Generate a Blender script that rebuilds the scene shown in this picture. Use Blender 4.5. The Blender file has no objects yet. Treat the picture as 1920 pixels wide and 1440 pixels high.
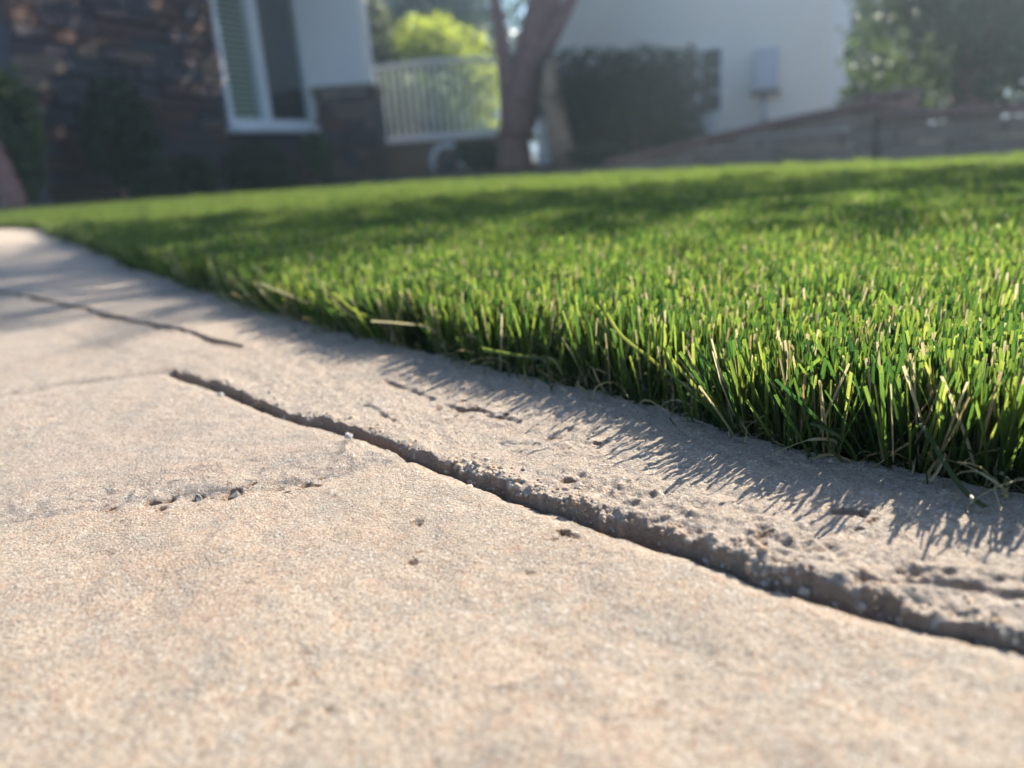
import bpy, math, random
import numpy as np
from mathutils import Vector, Matrix, Euler

# ------------------------------------------------------------------ camera, sky, sun, exposure
SC = bpy.context.scene
COL = SC.collection
PITCH, ROLL, CAM_H, FPX = 16.3, 4.5, 0.10, 1442.0
SUN_AZ, SUN_EL = 43.0, 36.5            # degrees right of +Y, above the horizon

p_, r_ = math.radians(PITCH), math.radians(ROLL)
FWD = np.array([0, math.cos(p_), -math.sin(p_)])
_u = np.cross([1., 0, 0], FWD)
CX = math.cos(r_)*np.array([1., 0, 0]) - math.sin(r_)*_u
CY = math.sin(r_)*np.array([1., 0, 0]) + math.cos(r_)*_u
CAMP = np.array([0, 0, CAM_H])
cam = bpy.data.cameras.new('camera'); camo = bpy.data.objects.new('camera', cam); COL.objects.link(camo)
camo.matrix_world = Matrix([[CX[i], CY[i], -FWD[i], CAMP[i]] for i in range(3)] + [[0, 0, 0, 1]])
cam.sensor_width = 36; cam.lens = 36*FPX/1920
cam.clip_start = 0.005; cam.clip_end = 2000
cam.dof.use_dof = True; cam.dof.focus_distance = 0.247; cam.dof.aperture_fstop = 8.0
SC.camera = camo

w = bpy.data.worlds.new('World'); SC.world = w; w.use_nodes = True
nt = w.node_tree; nt.nodes.clear()
sky = nt.nodes.new('ShaderNodeTexSky'); sky.sky_type = 'NISHITA'; sky.sun_disc = False
sky.air_density = 1.0; sky.dust_density = 0.5; sky.ozone_density = 2.5
sky.sun_elevation = math.radians(SUN_EL); sky.sun_rotation = math.radians(SUN_AZ)
bg = nt.nodes.new('ShaderNodeBackground'); bg.inputs[1].default_value = 0.09
wo = nt.nodes.new('ShaderNodeOutputWorld')
nt.links.new(sky.outputs[0], bg.inputs[0]); nt.links.new(bg.outputs[0], wo.inputs[0])

sl = bpy.data.lights.new('sun', 'SUN'); sl.energy = 5.0; sl.angle = math.radians(0.53); sl.color = (1.0, 0.92, 0.80)
so = bpy.data.objects.new('sun', sl); COL.objects.link(so)
a_, e_ = math.radians(SUN_AZ), math.radians(SUN_EL)
SUNV = Vector((math.sin(a_)*math.cos(e_), math.cos(a_)*math.cos(e_), math.sin(e_)))
so.rotation_euler = SUNV.to_track_quat('Z', 'Y').to_euler(); so.location = (4, 4, 6)

vs = SC.view_settings; vs.view_transform = 'Standard'; vs.look = 'None'; vs.gamma = 1.0
vs.exposure = 1.75; vs.use_curve_mapping = False
SC.cycles.use_denoising = True
SC.cycles.max_bounces = 10; SC.cycles.transparent_max_bounces = 8; SC.cycles.volume_bounces = 1

# ------------------------------------------------------------------ helpers
random.seed(7); RNG = np.random.default_rng(7)

def at(px, py, Y):
    """a photo pixel at the depth Y (metres ahead) as a point in the place"""
    d = FWD + (px-960)/FPX*CX - (py-720)/FPX*CY
    return Vector(CAMP + d*(Y/d[1]))

def tag(o, label=None, cat=None, group=None, kind=None):
    if label: o['label'] = label
    if cat: o['category'] = cat
    if group: o['group'] = group
    if kind: o['kind'] = kind
    return o

def empty(name, loc=(0, 0, 0), rz=0, parent=None):
    o = bpy.data.objects.new(name, None); COL.objects.link(o)
    o.location = loc; o.rotation_euler = (0, 0, rz); o.empty_display_size = 0.05
    if parent: o.parent = parent
    return o

def make_mesh(name, V, F, mats=(), smooth=False, mi=None):
    V = np.asarray(V, dtype=np.float32).reshape(-1, 3)
    m = bpy.data.meshes.new(name)
    if isinstance(F, np.ndarray):
        k = F.shape[1]; n = len(F)
        m.vertices.add(len(V)); m.vertices.foreach_set('co', V.ravel())
        m.loops.add(n*k); m.loops.foreach_set('vertex_index', F.astype(np.int32).ravel())
        m.polygons.add(n); m.polygons.foreach_set('loop_start', np.arange(0, n*k, k, dtype=np.int32))
        m.polygons.foreach_set('loop_total', np.full(n, k, dtype=np.int32))
        m.update(calc_edges=True); m.validate()
    else:
        m.from_pydata([tuple(v) for v in V.tolist()], [], F); m.update()
    for x in mats: m.materials.append(x)
    if mi is not None: m.polygons.foreach_set('material_index', np.asarray(mi, dtype=np.int32))
    if smooth: m.polygons.foreach_set('use_smooth', np.ones(len(m.polygons), dtype=bool))
    return m

def link(name, mesh, parent=None, loc=(0, 0, 0), rot=(0, 0, 0), scale=(1, 1, 1)):
    o = bpy.data.objects.new(name, mesh); COL.objects.link(o)
    o.location = loc; o.rotation_euler = rot; o.scale = scale
    if parent: o.parent = parent
    return o

class MB:
    """collects boxes, tubes and prisms for ONE part"""
    def __init__(s): s.v = []; s.f = []
    def add(s, V, F):
        n = len(s.v); s.v += [tuple(x) for x in V]; s.f += [tuple(i+n for i in q) for q in F]; return s
    def box(s, x0, x1, y0, y1, z0, z1, b=0.0):
        if b <= 0:
            V = [(x, y, z) for z in (z0, z1) for y in (y0, y1) for x in (x0, x1)]
            return s.add(V, [(0, 2, 3, 1), (4, 5, 7, 6), (0, 1, 5, 4), (2, 6, 7, 3), (0, 4, 6, 2), (1, 3, 7, 5)])
        import bmesh
        bm = bmesh.new(); bmesh.ops.create_cube(bm, size=1)
        for v in bm.verts:
            v.co = Vector(((x0+x1)/2+v.co.x*(x1-x0), (y0+y1)/2+v.co.y*(y1-y0), (z0+z1)/2+v.co.z*(z1-z0)))
        bmesh.ops.bevel(bm, geom=list(bm.edges), offset=b, segments=2, affect='EDGES', profile=0.6)
        bm.verts.index_update()
        V = [tuple(v.co) for v in bm.verts]; F = [tuple(v.index for v in f.verts) for f in bm.faces]; bm.free()
        return s.add(V, F)
    def tube(s, pts, rad, n=8, cap=True):
        pts = [Vector(q) for q in pts]
        rad = [rad]*len(pts) if not hasattr(rad, '__len__') else rad
        V = []; up = Vector((0.13, 0.21, 0.97))
        for i, q in enumerate(pts):
            d = (pts[min(i+1, len(pts)-1)] - pts[max(i-1, 0)]).normalized()
            if abs(d.dot(up)) > 0.95: up = Vector((1, 0.1, 0))
            a = d.cross(up).normalized(); b = d.cross(a)
            for k in range(n):
                t = 2*math.pi*k/n; V.append(q + (a*math.cos(t)+b*math.sin(t))*rad[i])
        F = [(i*n+k, i*n+(k+1) % n, (i+1)*n+(k+1) % n, (i+1)*n+k) for i in range(len(pts)-1) for k in range(n)]
        if cap: F += [tuple(range(n))[::-1], tuple((len(pts)-1)*n+k for k in range(n))]
        return s.add(V, F)
    def lathe(s, prof, n=16, c=(0, 0, 0)):
        V = [(c[0]+r*math.cos(2*math.pi*k/n), c[1]+r*math.sin(2*math.pi*k/n), c[2]+z) for r, z in prof for k in range(n)]
        F = [(i*n+k, i*n+(k+1) % n, (i+1)*n+(k+1) % n, (i+1)*n+k) for i in range(len(prof)-1) for k in range(n)]
        return s.add(V, F)
    def build(s, name, mat, parent=None, smooth=False, **k):
        return link(name, make_mesh(name, s.v, s.f, (mat,), smooth), parent, **k)

# numpy value noise
def _h(ix, iy, seed):
    h = (ix.astype(np.int64)*374761393 + iy.astype(np.int64)*668265263 + seed*974634777) & 0xffffffff
    h = ((h ^ (h >> 13))*1274126177) & 0xffffffff
    return ((h ^ (h >> 16)) & 0xffff)/65535.0
def vn(x, y, wl, seed=0):
    x = x/wl; y = y/wl; xi = np.floor(x); yi = np.floor(y); fx = x-xi; fy = y-yi
    fx = fx*fx*fx*(fx*(fx*6-15)+10); fy = fy*fy*fy*(fy*(fy*6-15)+10)
    a = _h(xi, yi, seed); b = _h(xi+1, yi, seed); c = _h(xi, yi+1, seed); d = _h(xi+1, yi+1, seed)
    return (a+(b-a)*fx)*(1-fy) + (c+(d-c)*fx)*fy - 0.5
def sstep(a, b, x):
    t = np.clip((x-a)/(b-a), 0, 1); return t*t*(3-2*t)
def seg_dist(X, Y, pts):
    D = np.full(X.shape, 1e9)
    for (x0, y0), (x1, y1) in zip(pts[:-1], pts[1:]):
        dx, dy = x1-x0, y1-y0; L2 = dx*dx+dy*dy
        t = np.clip(((X-x0)*dx+(Y-y0)*dy)/L2, 0, 1)
        D = np.minimum(D, np.hypot(X-x0-t*dx, Y-y0-t*dy))
    return D
def in_poly(X, Y, pts):
    ins = np.zeros(X.shape, dtype=bool); n = len(pts)
    for i in range(n):
        x0, y0 = pts[i]; x1, y1 = pts[(i+1) % n]
        if y0 == y1: continue
        c = ((y0 > Y) != (y1 > Y)) & (X < (x1-x0)*(Y-y0)/(y1-y0)+x0); ins ^= c
    return ins
def spline(pts, n=8):
    P = [np.array(q, float) for q in pts]; P = [2*P[0]-P[1]] + P + [2*P[-1]-P[-2]]; out = []
    for i in range(1, len(P)-2):
        for k in range(n):
            t = k/n; a, b, c, d = P[i-1:i+3]
            out.append(tuple(0.5*(2*b+(c-a)*t+(2*a-5*b+4*c-d)*t*t+(3*b-a-3*c+d)*t**3)))
    out.append(tuple(P[-2])); return out

# ------------------------------------------------------------------ materials
class NT:
    def __init__(s, name):
        s.m = bpy.data.materials.new(name); s.m.use_nodes = True; s.t = s.m.node_tree; s.t.nodes.clear()
        s.out = s.t.nodes.new('ShaderNodeOutputMaterial')
    def n(s, typ, ins=None, **kw):
        o = s.t.nodes.new('ShaderNode'+typ)
        for k, v in kw.items(): setattr(o, k, v)
        for k, v in (ins or {}).items():
            if hasattr(v, 'is_output') or isinstance(v, bpy.types.NodeSocket): s.t.links.new(v, o.inputs[k])
            else: o.inputs[k].default_value = v
        return o
    def noise(s, scale, detail=3, rough=0.55, vec=None, dim='3D'):
        ins = {'Scale': scale, 'Detail': detail, 'Roughness': rough}
        if vec is not None: ins['Vector'] = vec
        return s.n('TexNoise', ins).outputs['Fac']
    def ramp(s, fac, stops, interp='LINEAR'):
        o = s.n('ValToRGB', {'Fac': fac}); cr = o.color_ramp; cr.interpolation = interp
        while len(cr.elements) < len(stops): cr.elements.new(0.5)
        for e, (p, c) in zip(cr.elements, stops): e.position = p; e.color = tuple(c)+(1,) if len(c) == 3 else c
        return o.outputs['Color']
    def mix(s, fac, a, b, mode='MIX'):
        o = s.n('Mix', data_type='RGBA', blend_type=mode)
        for sock, v in ((o.inputs[0], fac), (o.inputs[6], a), (o.inputs[7], b)):
            if isinstance(v, bpy.types.NodeSocket): s.t.links.new(v, sock)
            else: sock.default_value = v if not isinstance(v, tuple) else (v+(1,) if len(v) == 3 else v)
        return o.outputs[2]
    def math(s, op, a, b=0.5, clamp=False):
        return s.n('Math', {0: a, 1: b}, operation=op, use_clamp=clamp).outputs[0]
    def pos(s): return s.n('NewGeometry').outputs['Position']
    def obj(s): return s.n('TexCoord').outputs['Object']
    def bump(s, h, dist, strength=1.0, normal=None):
        ins = {'Height': h, 'Distance': dist, 'Strength': strength}
        if normal is not None: ins['Normal'] = normal
        return s.n('Bump', ins).outputs['Normal']
    def bsdf(s, col, rough=0.8, spec=0.3, normal=None, metal=0.0, **kw):
        ins = {'Base Color': col if isinstance(col, bpy.types.NodeSocket) else tuple(col)+(1,), 'Roughness': rough, 'Metallic': metal,
               'Specular IOR Level': spec}
        if normal is not None: ins['Normal'] = normal
        ins.update(kw); return s.n('BsdfPrincipled', ins).outputs[0]
    def done(s, sh): s.t.links.new(sh, s.out.inputs[0]); return s.m

def concrete(name, base, warm, grey, warm_amt):
    k = NT(name); P = k.pos()
    big = k.noise(14, 4, 0.6, P); mid = k.noise(60, 4, 0.6, P); fine = k.noise(420, 4, 0.65, P); grain = k.noise(1500, 3, 0.7, P)
    c = k.mix(k.math('MULTIPLY', k.ramp(big, [(0.38, (0, 0, 0)), (0.68, (1, 1, 1))]), warm_amt), base, warm)
    c = k.mix(k.ramp(mid, [(0.46, (0, 0, 0)), (0.70, (0.85,)*3)]), c, grey)
    c = k.mix(k.math('MULTIPLY', k.ramp(k.noise(170, 3, 0.6, P), [(0.52, (0, 0, 0)), (0.66, (1, 1, 1))]), warm_amt), c, warm)
    c = k.mix(k.ramp(fine, [(0.54, (0, 0, 0)), (0.72, (0.55,)*3)]), c, tuple(x*0.55 for x in grey))
    wob = k.n('VectorMath', {0: P, 1: k.n('VectorMath', {0: k.n('TexNoise', {'Vector': P, 'Scale': 900.0}).outputs['Color'], 1: (0.0009, 0.0009, 0.0009)}, operation='MULTIPLY').outputs[0]}, operation='ADD').outputs[0]
    for sc, amt in ((620.0, 0.36), (1150.0, 0.62)):                      # single sand grains
        vo = k.n('TexVoronoi', {'Vector': wob, 'Scale': sc}); rnd = k.n('SeparateColor', {0: vo.outputs['Color']}).outputs[0]
        rim = k.ramp(vo.outputs['Distance'], [(0.25, (1, 1, 1)), (0.55, (0, 0, 0))])
        def sel(a, b): return k.math('MULTIPLY', k.math('MULTIPLY', k.math('GREATER_THAN', rnd, a), k.math('LESS_THAN', rnd, b)), k.math('MULTIPLY', rim, amt))
        c = k.mix(sel(0.0, 0.13), c, tuple(x*0.30 for x in grey)); c = k.mix(sel(0.13, 0.30), c, (0.74, 0.69, 0.60))
        c = k.mix(sel(0.30, 0.38), c, (0.46, 0.25, 0.14)); c = k.mix(sel(0.38, 0.48), c, (0.56, 0.43, 0.27)); c = k.mix(sel(0.48, 0.6), c, tuple(x*0.62 for x in base))
    c = k.mix(k.ramp(grain, [(0.30, (0.6,)*3), (0.44, (0, 0, 0))]), c, tuple(x*0.40 for x in base))
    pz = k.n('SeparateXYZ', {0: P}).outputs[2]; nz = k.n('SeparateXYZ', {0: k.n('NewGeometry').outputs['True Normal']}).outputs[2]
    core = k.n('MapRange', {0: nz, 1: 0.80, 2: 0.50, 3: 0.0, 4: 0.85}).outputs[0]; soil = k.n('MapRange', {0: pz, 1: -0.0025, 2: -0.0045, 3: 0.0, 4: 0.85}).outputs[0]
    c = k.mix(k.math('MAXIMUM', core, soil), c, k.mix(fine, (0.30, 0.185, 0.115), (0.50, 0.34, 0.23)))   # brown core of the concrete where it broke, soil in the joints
    v1 = k.n('TexVoronoi', {'Vector': wob, 'Scale': 620.0}).outputs['Distance']; v2 = k.n('TexVoronoi', {'Vector': wob, 'Scale': 1150.0}).outputs['Distance']
    nrm = k.bump(k.noise(230, 6, 0.75, P), 0.0038, 1.0)
    nrm = k.n('Bump', {'Height': v1, 'Distance': 0.0007, 'Strength': 0.9, 'Normal': nrm}, invert=True).outputs[0]
    nrm = k.n('Bump', {'Height': v2, 'Distance': 0.0006, 'Strength': 0.9, 'Normal': nrm}, invert=True).outputs[0]
    nrm = k.bump(grain, 0.0012, 1.0, nrm)
    return k.done(k.bsdf(c, 0.82, 0.25, nrm))

M = {}
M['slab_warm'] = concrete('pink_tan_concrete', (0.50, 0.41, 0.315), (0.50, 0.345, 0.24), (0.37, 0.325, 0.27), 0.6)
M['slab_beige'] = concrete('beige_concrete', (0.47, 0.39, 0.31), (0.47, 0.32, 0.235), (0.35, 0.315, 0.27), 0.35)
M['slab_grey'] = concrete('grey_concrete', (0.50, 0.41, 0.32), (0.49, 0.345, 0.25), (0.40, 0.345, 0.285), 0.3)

def plain(name, c1, c2, scale=6, rough=0.8, bump=0.003, bscale=60, spec=0.3):
    k = NT(name); P = k.obj()
    c = k.mix(k.ramp(k.noise(scale, 4, 0.6, P), [(0.35, (0, 0, 0)), (0.65, (1, 1, 1))]), c1, c2)
    return k.done(k.bsdf(c, rough, spec, k.bump(k.noise(bscale, 4, 0.6, P), bump)))
M['ground'] = plain('dark_mulch', (0.06, 0.045, 0.035), (0.11, 0.08, 0.06), 9, 0.95, 0.02, 40)
M['walk'] = plain('grey_walkway', (0.26, 0.25, 0.24), (0.32, 0.30, 0.28), 3, 0.85, 0.002, 80)
M['lawn_bed'] = plain('turf_backing', (0.018, 0.024, 0.012), (0.03, 0.03, 0.018), 200, 0.95, 0.002, 300)
M['stucco_w'] = plain('white_stucco', (0.76, 0.75, 0.72), (0.82, 0.81, 0.78), 1.5, 0.9, 0.004, 120, 0.2)
M['stucco_g'] = plain('pale_stucco', (0.82, 0.75, 0.64), (0.86, 0.79, 0.68), 1.5, 0.9, 0.004, 120, 0.2)
M['white_paint'] = plain('white_paint', (0.74, 0.74, 0.74), (0.80, 0.80, 0.79), 4, 0.45, 0.0005, 40, 0.5)
M['slat'] = plain('cream_slat', (0.66, 0.66, 0.46), (0.72, 0.72, 0.52), 4, 0.5, 0.0003, 40, 0.4)
M['roof'] = plain('roof_tile', (0.30, 0.16, 0.10), (0.38, 0.22, 0.14), 8, 0.85, 0.01, 30)
M['box_grey'] = plain('grey_enamel', (0.46, 0.48, 0.52), (0.52, 0.54, 0.58), 3, 0.4, 0.0004, 60, 0.5)
M['dark_metal'] = plain('dark_metal', (0.05, 0.05, 0.055), (0.08, 0.08, 0.08), 12, 0.5, 0.0005, 90, 0.5)
M['bark'] = plain('bark', (0.20, 0.095, 0.08), (0.32, 0.17, 0.14), 14, 0.9, 0.02, 35)
M['bark_tan'] = plain('tan_bark', (0.30, 0.19, 0.12), (0.40, 0.27, 0.17), 14, 0.9, 0.02, 35)
M['brown_wall'] = plain('brown_render', (0.17, 0.11, 0.07), (0.24, 0.16, 0.10), 5, 0.9, 0.006, 70)
M['pebble'] = plain('pebble_grey', (0.16, 0.15, 0.14), (0.34, 0.31, 0.27), 500, 0.8, 0.0005, 900)
M['pebble_w'] = plain('pebble_white', (0.50, 0.46, 0.40), (0.64, 0.60, 0.54), 500, 0.8, 0.0005, 900)
STONE = []
for nm, a, b in (('umber', (0.070, 0.043, 0.036), (0.12, 0.075, 0.06)), ('plum', (0.062, 0.048, 0.055), (0.11, 0.085, 0.095)),
                 ('tan', (0.16, 0.115, 0.085), (0.24, 0.18, 0.135)), ('slate', (0.045, 0.045, 0.053), (0.085, 0.082, 0.09)), ('rust', (0.10, 0.05, 0.035), (0.15, 0.085, 0.06))):
    STONE.append(plain('ledgestone_'+nm, a, b, 9, 0.85, 0.012, 28))
BLOCK = [plain('block_a', (0.20, 0.145, 0.105), (0.28, 0.205, 0.15), 7, 0.9, 0.008, 45), plain('block_b', (0.23, 0.17, 0.125), (0.30, 0.225, 0.17), 7, 0.9, 0.008, 45)]
M['cap'] = plain('red_brown_cap', (0.17, 0.10, 0.085), (0.24, 0.14, 0.115), 7, 0.85, 0.006, 50)
M['brick'] = plain('red_brick', (0.26, 0.13, 0.10), (0.34, 0.18, 0.14), 7, 0.85, 0.006, 50)
k = NT('window_glass'); M['glass'] = k.done(k.n('MixShader', {0: 0.10, 1: k.n('BsdfTransparent', {'Color': (0.86, 0.92, 0.90, 1)}).outputs[0], 2: k.n('BsdfGlossy', {'Roughness': 0.02}).outputs[0]}).outputs[0])
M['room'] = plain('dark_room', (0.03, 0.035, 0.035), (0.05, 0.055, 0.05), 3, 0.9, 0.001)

def leafmat(name, c1, c2, tr1, tr2, trans=0.5, rough=0.45):
    k = NT(name); g = k.n('NewGeometry'); rnd = g.outputs['Random Per Island']
    big = k.noise(2.5, 3, 0.6, g.outputs['Position'])
    f = k.math('MULTIPLY_ADD', rnd, 0.6); f.node.inputs[2].default_value = 0.0
    f = k.math('ADD', f, k.math('MULTIPLY', big, 0.4))
    c = k.mix(f, c1, c2); t = k.mix(f, tr1, tr2)
    p = k.bsdf(c, rough, 0.4); tr = k.n('BsdfTranslucent', {'Color': t}).outputs[0]
    return k.done(k.n('MixShader', {0: trans, 1: p, 2: tr}).outputs[0])
M['leaf_dark'] = leafmat('dark_leaf', (0.014, 0.028, 0.014), (0.034, 0.058, 0.026), (0.03, 0.07, 0.015), (0.06, 0.12, 0.03), 0.3)
M['leaf_mid'] = leafmat('mid_leaf', (0.04, 0.07, 0.02), (0.08, 0.12, 0.035), (0.08, 0.14, 0.02), (0.13, 0.20, 0.04), 0.4)
M['leaf_olive'] = leafmat('olive_leaf', (0.07, 0.085, 0.04), (0.14, 0.15, 0.09), (0.12, 0.15, 0.04), (0.20, 0.22, 0.10), 0.4)
M['leaf_lime'] = leafmat('lime_leaf', (0.16, 0.22, 0.02), (0.24, 0.30, 0.03), (0.38, 0.46, 0.03), (0.52, 0.58, 0.05), 0.6)

def turf():
    k = NT('artificial_grass')
    tone = k.n('Attribute', attribute_name='tone').outputs['Fac']
    tan = k.n('Attribute', attribute_name='tan').outputs['Fac']
    g = k.ramp(tone, [(0.0, (0.009, 0.022, 0.007)), (0.35, (0.016, 0.034, 0.009)), (0.7, (0.032, 0.051, 0.012)), (1.0, (0.060, 0.074, 0.020))])
    t = k.ramp(tone, [(0.0, (0.035, 0.10, 0.022)), (0.35, (0.085, 0.175, 0.028)), (0.7, (0.21, 0.30, 0.042)), (1.0, (0.42, 0.45, 0.085))])
    tc = k.ramp(tone, [(0, (0.26, 0.20, 0.09)), (1, (0.52, 0.46, 0.26))])
    g = k.mix(tan, g, tc); t = k.mix(tan, t, tc)
    p = k.bsdf(g, 0.42, 0.45); tr = k.n('BsdfTranslucent', {'Color': t}).outputs[0]
    return k.done(k.n('MixShader', {0: 0.52, 1: p, 2: tr}).outputs[0])
M['turf'] = turf()

# ------------------------------------------------------------------ the ground
LAWN_EDGE = spline([(0.90, -0.62), (0.55, -0.245), (0.33, 0.0), (0.21, 0.122), (0.138, 0.191), (0.116, 0.213), (0.090, 0.238), (0.058, 0.288), (0.010, 0.348),
                    (-0.034, 0.400), (-0.082, 0.458), (-0.223, 0.645), (-0.491, 1.038), (-0.86, 1.60), (-1.16, 2.05), (-1.46, 2.50), (-1.95, 2.88), (-2.8, 3.02), (-5.0, 3.10)], 8)
LAWN_FAR = [(-5.0, 4.75), (-3.2, 4.85), (-2.6, 4.85), (-1.62, 4.55), (-0.92, 4.15), (-0.33, 3.75), (0.07, 3.45), (0.37, 3.22), (0.74, 2.95), (1.05, 2.75), (1.27, 2.45), (1.50, 2.24), (2.1, 1.7), (2.6, 0.8), (2.8, -0.6)]
LAWN = list(LAWN_EDGE) + LAWN_FAR
def zl(x, y): return -0.009 - 0.0012*np.maximum(y, 0) - 0.017*np.maximum(0, x+0.2)*np.clip(np.asarray(y)-0.35, 0, 1)

def gz(x, y): return -0.075 + 0.012*max(0., y-5)
xs = np.concatenate([-np.geomspace(120, 7, 8), np.linspace(-6, 6, 13), np.geomspace(7, 120, 8)])
ys = np.concatenate([-np.geomspace(120, 3, 8), np.linspace(-2, 14, 17), np.geomspace(16, 160, 8)])
V = [(x, y, gz(x, min(y, 12))) for y in ys for x in xs]; nx = len(xs)
F = [(j*nx+i, j*nx+i+1, (j+1)*nx+i+1, (j+1)*nx+i) for j in range(len(ys)-1) for i in range(nx-1)]
tag(link('ground', make_mesh('ground', V, F, (M['ground'],), True)), kind='structure')
tag(MB().box(-9, -1.15, 4.98, 5.95, -0.2, -0.004).build('walkway', M['walk']), kind='structure')

# lawn bed
gx, gy = np.meshgrid(np.arange(-5.0, 2.9, 0.06), np.arange(-0.7, 5.0, 0.06))
cx, cy = gx[:-1, :-1]+0.03, gy[:-1, :-1]+0.03
keep = in_poly(cx, cy, LAWN) & (seg_dist(cx, cy, LAWN+[LAWN[0]]) > 0.02)
near = in_poly(cx, cy, LAWN) | (seg_dist(cx, cy, LAWN+[LAWN[0]]) < 0.06)
idx = np.arange(gx.size).reshape(gx.shape)
Q = np.stack([idx[:-1, :-1], idx[:-1, 1:], idx[1:, 1:], idx[1:, :-1]], -1)[near]
Z = zl(gx, gy) - 0.006
tag(link('lawn_bed', make_mesh('lawn_bed', np.stack([gx, gy, Z], -1), Q, (M['lawn_bed'],))), kind='structure')

# ------------------------------------------------------------------ the stamped concrete paving
O2 = np.array([-.0129, .231]); EU = np.array([.7077, -.7065]); EV = np.array([.7065, .7077])
def steps(lo, hi, c0, c1, d0, g, cap):
    a = [c0]
    while a[-1] < c1: a.append(a[-1]+d0)
    L = [c0]
    while L[-1] > lo: L.append(L[-1]-min(cap, d0+g*(c0-L[-1])))
    while a[-1] < hi: a.append(a[-1]+min(cap, d0+g*(a[-1]-c1)))
    return np.array(L[:0:-1]+a)
us = steps(-6.5, 1.3, -0.10, 0.15, 0.00062, 0.012, 0.2)
vlow = steps(-3.0, 0.0, -0.09, -0.0012, 0.0011, 0.02, 0.2); vlow = vlow[vlow < -0.0010]
vmid = np.arange(-0.001, 0.0095, 0.0004)
vhi = steps(0.0, 1.6, 0.0101, 0.075, 0.0007, 0.03, 0.15); vhi = vhi[vhi > 0.0097]
vv = np.concatenate([vlow, vmid, vhi])
GU, GV = np.meshgrid(us, vv)
G_LINE = [(-0.60, 0.012), (-0.2646, .0078), (-0.1741, .0035), (-0.1232, .0024), (-0.0746, .0021), (-0.0316, -.0008), (0, 0), (.0251, -.0019), (.0569, -.0022),
          (.0762, -.001), (.0944, -.0021), (.1214, -.0013), (.134, .0018), (.1491, .0049), (0.30, 0.008)]
wv = np.interp(GU, [a for a, b in G_LINE], [b for a, b in G_LINE]) + 0.0012*vn(GU, GU*0, 0.018, 3) + 0.0006*vn(GU, GU*0, 0.005, 4)
WV = GV + wv*np.exp(-(GV/0.06)**2)
X = O2[0] + GU*EU[0] + WV*EV[0]; Y = O2[1] + GU*EU[1] + WV*EV[1]
UE = -0.262                                          # where the deep groove ends
C2_PTS = [(-6.5, 0.10), (-2.0, 0.085), (-0.8257, .0585), (-0.5941, .0585), (-0.4908, .0547), (-0.3937, .0578), (-0.3224, .0566), (-0.2766, .0559)]
fc2 = lambda u: np.interp(u, [a for a, b in C2_PTS], [b for a, b in C2_PTS])
J3 = [(-0.65, -1.2), (-.34, -.6), (-.16, -.22), (-.1039, -.1121), (-.0788, -.0751), (-.0628, -.0552), (-.0496, -.0349), (-.0399, -.0132), (-.0361, -.002), (-.0389, .008)]
J2 = [(-1.0, -1.3), (-0.52, -0.5), (-.36, -.18), (-.3019, -.0653), (-.295, -.0413), (-.277, -.0196), (-.262, .003)]
f3 = lambda v: np.interp(v, [b for a, b in J3], [a for a, b in J3])
f2 = lambda v: np.interp(v, [b for a, b in J2], [a for a, b in J2])
f4 = lambda v: -0.545 + 0.42*(v-0.05)
rag = 0.004*vn(GU, GV, 0.02, 11) + 0.002*vn(GU, GV, 0.006, 12)

def prof(d, wdt, dep, soft):                         # a joint: distance, half width, depth, shoulder
    return -dep*(1-sstep(wdt*0.5, wdt+soft, d))
h = 0.0030*vn(X, Y, 0.085, 1) + 0.0016*vn(X, Y, 0.033, 2) + 0.0008*vn(X, Y, 0.013, 5)
far_f = 1/(1+np.maximum(0, Y-0.5)*2)
h += (0.00055*vn(X, Y, 0.0055, 6) + 0.0004*vn(X, Y, 0.0028, 7))*far_f
# deep groove beside the border stones
on = sstep(UE-0.0025, UE+0.0025, GU)
fade = 1 - 0.5*sstep(0.10, 0.20, GU)
gw = 0.0030 + 0.0016*vn(GU, GU*0, 0.03, 8) + 0.0014*vn(GU, GU*0, 0.007, 9)
edge_rag = (0.0026*vn(X, Y, 0.006, 10) + 0.0024*vn(X, Y, 0.0025, 13))*(0.5+sstep(-0.05, 0.04, GU))
lip = -0.0018*sstep(-0.007, 0.0, GV)*(GV < 0.0002)
floor_ = -0.0058 + 0.0016*vn(X, Y, 0.004, 14) + 0.0012*vn(X, Y, 0.0018, 34)
topz = 0.0019
rise = sstep(gw-0.0009, gw+0.0013, GV+edge_rag*0.8)
shoulder = -0.0016*np.exp(-np.maximum(0, GV-gw)/0.005)*(1+2.0*vn(X, Y, 0.008, 15))
hi_side = topz*np.exp(-np.maximum(0, GV-gw)/0.06) + shoulder
in_g = sstep(-0.0007, 0.0007, GV)
hg = np.where(GV < 0.0012, lip*(1-in_g) + floor_*in_g, floor_ + (hi_side-floor_)*rise)
h += hg*on*fade + (1-on)*np.where(GV > 0, 0.0008*sstep(0, 0.01, GV), 0)
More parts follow.
